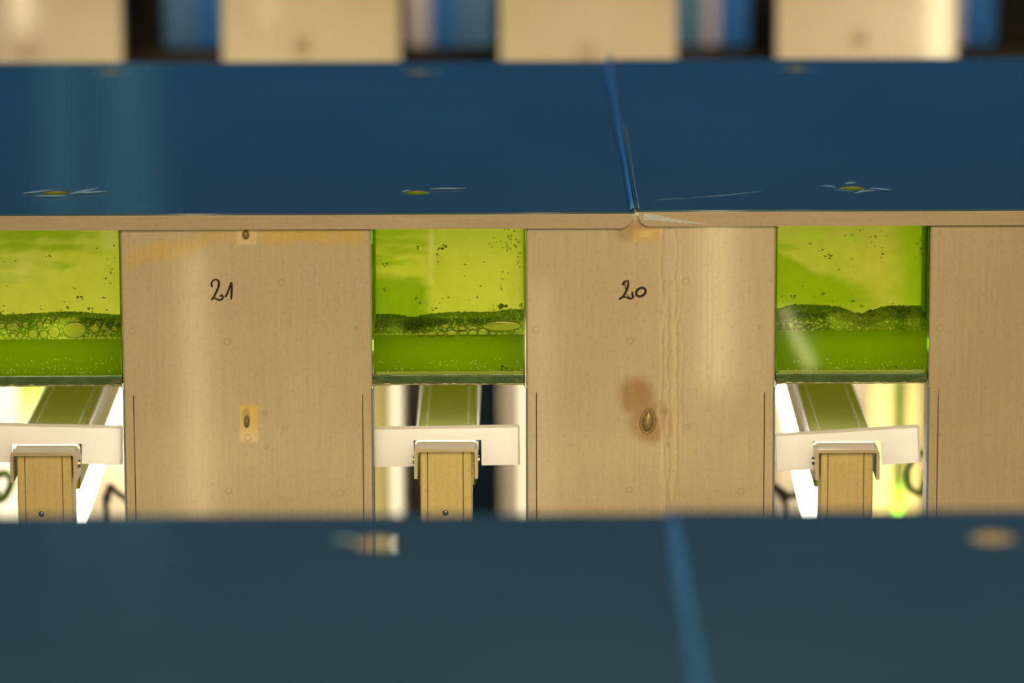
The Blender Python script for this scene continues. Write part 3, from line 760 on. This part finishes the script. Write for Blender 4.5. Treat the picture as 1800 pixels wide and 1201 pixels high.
# ------------------------------------------------------------------ lights and clutter inside the rack
def rod(name, pts, r, mat, label, cat, group=None, n=14, ends=None):
    t = thing(name, label, cat, pts[0], group); bm = bmesh.new(); tube(bm, pts, r, n); obj('tube', bm, mat, t, smooth=True)
    if ends:
        for e, k in ((-1, -2),):
            p = Vector(pts[e]); d = (p-Vector(pts[k])).normalized(); bm = bmesh.new(); tube(bm, [p-d*.004, p+d*.012], (max(r) if isinstance(r, list) else r)*1.15, n)
            obj('end_cap', bm, M['bracket'], t)
    return t
gL = 'white light tubes along the bars'
rod('light_tube', [U(122, 940, 3.20), U(206, 672, 3.62)], .0098, M['led'], 'glowing white light tube slanting back beside the left post', 'light tube', gL, ends=1)
rod('light_tube', [U(1438, 940, 3.20), U(1381, 665, 3.62)], .0098, M['led'], 'glowing white light tube slanting back beside the right post', 'light tube', gL, ends=1)
gV = 'blurred upright light tubes behind the middle rack'
def vtube(px, Y, w, label, mat='led_warm'):
    p = U(px, 700, Y); rod('light_tube', [(p.x, Y, .002), (p.x, Y, .80)], w, M[mat], label, 'light tube', gV, ends=1)  # also makes the glowing strips that stand in for far-panel reflections
vtube(696, 4.25, .0042, 'blurred upright light tube just left of the middle post')  # glowing strip stands in for a reflection in the far panel
vtube(920, 4.25, .0040, 'blurred upright light tube at the right side of the middle opening')  # also a far-panel reflection made as a glowing strip
vtube(4, 4.25, .0100, 'blurred upright light tube at the left edge of the photo')
vtube(26, 4.22, .0040, 'slimmer blurred upright light tube beside the left edge of the photo')
def vbox(name, p0, p1, Y, zt, mat, label, cat, depth=.02):
    a, b = U(p0, 760, Y).x, U(p1, 760, Y).x
    t = thing(name, label, cat, ((a+b)/2, Y, 0)); obj('board', bxm(a, b, Y, Y+depth, 0, zt, bev=.002), M[mat], t); return t
pgt = U(1580, 760, 4.10)
rod('algae_pipe', [(pgt.x, 4.10, 0), (pgt.x, 4.10, .85)], .0048, M['pipe_green'], 'upright green algae pipe right of the right post', 'pipe')
vbox('pale_board', 1529, 1572, 4.35, .84, 'pale_face', 'pale blurred board behind the right post', 'board')
vbox('pale_board', 1592, 1618, 4.36, .84, 'pale_face', 'pale blurred board beside the green algae pipe', 'board')
vbox('green_board', 36, 78, 4.30, .84, 'tube_green', 'pale green blurred board left of the left post', 'board')
vbox('olive_board', 650, 686, 4.33, .84, 'pale_face', 'olive blurred board at the left of the middle opening', 'board')
def hose(label, pix, Y, r, mat):
    P = [U(x, y, Y) for x, y in pix]
    e = P[0] if P[0].z < P[-1].z else P[-1]; tail = [Vector((e.x+.01, Y, e.z*.6)), Vector((e.x, Y, .25)), Vector((e.x+.02, Y+.01, .004))]
    P = P+tail if e is P[-1] else tail[::-1]+P
    rod('hose', spline(P, 8), r, M[mat], label, 'hose', 'hoses behind the rack')
hose('dark thin hose looping behind the left light tube', [(188, 930), (190, 880), (193, 855), (205, 866), (222, 878), (240, 900)], 3.55, .0026, 'hose_dark')
hose('green hose curving left of the left post', [(-10, 840), (8, 832), (20, 845), (12, 868), (0, 880), (-20, 890)], 3.5, .0032, 'hose_green')
hose('dark hose sagging left of the right post', [(1355, 850), (1372, 862), (1388, 872), (1405, 868), (1420, 860), (1440, 850)], 3.55, .0030, 'hose_dark')
hose('dark hose end drooping under the sagging hose', [(1360, 850), (1376, 878), (1380, 890), (1382, 940)], 3.57, .0022, 'hose_dark')
hose('pale green hose loop at the right side of the right opening', [(1640, 790), (1612, 800), (1597, 825), (1598, 855), (1615, 868), (1640, 874)], 3.5, .0026, 'hose_green')

# far rack interior, seen blurred through its gaps
def wbox(name, p0, p1, Y, z0, z1, mat, label, cat, group, depth=.02):
    a, b = U(p0, 50, Y).x, U(p1, 50, Y).x
    t = thing(name, label, cat, ((a+b)/2, Y, z0), group); obj('board', bxm(a, b, Y, Y+depth, z0, z1, bev=.001), M[mat], t); return t
gB = 'dark rear boards of the far rack'
for a, b, lab in ((120, 288, 'dark rear board in the far gap nearest the top left corner'), (868, 1150, 'dark rear board behind the third blurred panel'),
                  (1318, 1600, 'dark rear board in the gap left of the rightmost blurred panel'), (1752, 2000, 'dark rear board at the top right corner'), (425, 718, 'dark rear board behind the second blurred panel')):
    wbox('rear_board', a, b, 5.0, 0, 1.095, 'black', lab, 'board', gB)
zs_ = U(900, 82, 4.95).z
t = thing('rear_rail', 'dark horizontal rail low in the gaps of the far rack', 'rail', (0, 4.93, zs_-.06))
obj('rail', bxm(-.9, .9, 4.93, 4.96, zs_-.08, zs_, bev=.004), M['black'], t)
for a, b, mt, lab in ((288, 345, 'teal_board', 'grey-teal board in the first far gap'), (346, 432, 'blue_board', 'blue board beside the grey-teal one in the first far gap'),
                      (716, 754, 'tan_board', 'bright tan board at the left of the second far gap'), (755, 800, 'blue_board', 'blue board in the middle of the second far gap'), (801, 880, 'teal_board', 'grey-teal board at the right of the second far gap'),
                      (1150, 1238, 'teal_board', 'grey-teal board at the left of the third far gap'), (1239, 1261, 'tan_board', 'narrow tan board in the third far gap'), (1262, 1330, 'blue_board', 'blue board at the right of the third far gap'),
                      (1670, 1690, 'tan_board', 'narrow tan board at the left of the far gap by the top right corner'), (1691, 1760, 'blue_board', 'blue board in the far gap by the top right corner')):
    wbox('upright_board', a, b, 5.9, 0, 1.095, mt, lab, 'board', 'coloured boards behind the far rack')

# ------------------------------------------------------------------ lights
def area(name, loc, rot, sx, sy, power, col, spread=PI):
    l = bpy.data.lights.new(name, 'AREA'); l.shape = 'RECTANGLE'; l.size = sx; l.size_y = sy; l.energy = power; l.color = col; l.spread = spread
    o = bpy.data.objects.new(name, l); C.objects.link(o); o.location = loc; o.rotation_euler = rot; return o
WARM = (1, .667, .278)
def aim(o, tgt):
    o.rotation_euler = (Vector(tgt)-o.location).to_track_quat('-Z', 'Y').to_euler()
k = area('room_lamp', (.4, -.8, 2.7), (0, 0, 0), 1.6, 1.2, 148, WARM); aim(k, (0, 3.1, .9))
# lamps under the middle rack's cover, plus unseen fill lamps added
area('rack_lamp_front', (0, 3.40, 1.055), (-PI/2, 0, 0), 1.1, .06, 1.2, (1, .93, .74))
k = area('rack_lamp_low', (0, 3.27, .970), (0, 0, 0), 1.1, .008, .34, (1, .93, .74)); k.rotation_euler = (-PI/2-.28, 0, 0)  # unseen lamp added to light the foam from behind
for lx, lp in ((-.46, 2.4), (.32, 1.2)): area('rack_lamp_side', (lx, 4.08, .60), (PI/2, 0, 0), .16, .12, lp, (1, .80, .46), 2.2)  # unseen fill added behind the rack to brighten the far panels
area('rack_lamp_rear', (0, 3.44, 1.055), (PI/2, 0, 0), 1.1, .06, 1.3, (1, .93, .74))
area('rear_tank_lamp', (0, 3.76, .935), (PI, 0, 0), 1.1, .05, .9, (1, .93, .7))  # fill added inside the rear tanks so their tops glow
area('rack_lamp_down', (0, 3.42, 1.07), (0, 0, 0), 1.1, .12, .22, (1, .92, .70))
for kx in (-.2886, 0, .2886):
    a = area('rack_lamp_right', (kx+.050, 3.24, .925), (0, 0, 0), .05, .06, .020, (1, .97, .86), 1.5); aim(a, (kx-.004, 3.13, .92))  # hidden fill added to brighten the white strip from the right
    a = area('rack_lamp_left', (kx-.130, 3.26, .925), (0, 0, 0), .05, .06, .014, (1, .91, .80), 1.5); aim(a, (kx-.095, 3.13, .92))  # weaker hidden fill added for the strip's left end
# rear lamps that wash the far panels
area('rack_lamp_wash', (0, 3.93, .86), (PI/2, 0, 0), 1.3, .25, .7, (1, .70, .36))
# upright tubes at the rear of the near rack, mirrored softly in the panels
for px, wd, pw, z0, z1 in ((322, .014, .20, .60, .93), (952, .014, .12, .55, .90), (1275, .022, .17, .80, 1.0)):
    vx = (px-900)*3.84/FPX*1.0
    area('near_rack_tube', (vx, 2.30, (z0+z1)/2), (PI/2, 0, 0), wd, z1-z0, pw, (1, .82, .42))
area('near_rack_wash', (0, 2.25, .72), (PI/2, 0, 0), .8, .06, .25, (1, .75, .25))  # unseen fill added to warm the lower panel faces
area('wall_lamp', (0, 8.6, 1.3), (PI/2, 0, 0), 6, .6, 22, (.42, .78, 1))  # added to brighten the back wall mirrored in the covers
# blue room light on the covers
area('ceiling_lamp', (0, 5.0, 3.5), (0, 0, 0), 5, 5, 40, (.35, .62, 1))
k = area('far_lamp', (0, 5.48, 1.5), (0, 0, 0), 1.8, .3, 1.8, (.9, .92, 1), .6); aim(k, (0, 5.95, 1.0))  # unseen lamp added to brighten the coloured boards
for px, py, wd, ht, L in ((1650, 50, .022, .13, 30), (38, 15, .02, .05, 24), (472, 10, .02, .04, 8)):
    v = U(px, py, 2*Y2-4.0); area('rear_tube', (v.x, 4.0, v.z), (PI/2, 0, 0), wd, ht, PI*wd*ht*L, (1, .86, .52))
# a slanting tube of the near rack, mirrored in the right tank's pane
v0, v1 = U(1378, 545, 2*YT-2.3), U(1428, 650, 2*YT-2.3); d = v1-v0; d.y = 0
k = area('near_rack_tube', (0, 0, 0), (0, 0, 0), .009, d.length, PI*.009*d.length*8, (1, .84, .42))
X = d.normalized().cross(Vector((0, -1, 0)))
k.matrix_world = Matrix(((X.x, d.normalized().x, 0, (v0.x+v1.x)/2), (0, 0, -1, 2.3), (X.z, d.normalized().z, 0, (v0.z+v1.z)/2), (0, 0, 0, 1)))

w = bpy.data.worlds.new('world'); SC.world = w; w.use_nodes = True
w.node_tree.nodes['Background'].inputs[0].default_value = (.03, .06, .10, 1); w.node_tree.nodes['Background'].inputs[1].default_value = .3
vs = SC.view_settings; vs.view_transform = 'Standard'; vs.look = 'None'; vs.exposure = 0; vs.gamma = 1; vs.use_curve_mapping = False
try: SC.cycles.use_denoising = True
except Exception: pass
SC.cycles.max_bounces = 10; SC.cycles.transparent_max_bounces = 16; SC.cycles.transmission_bounces = 8; SC.cycles.diffuse_bounces = 4
SC.cycles.caustics_reflective = False; SC.cycles.caustics_refractive = False
SC.cycles.sample_clamp_indirect = 4
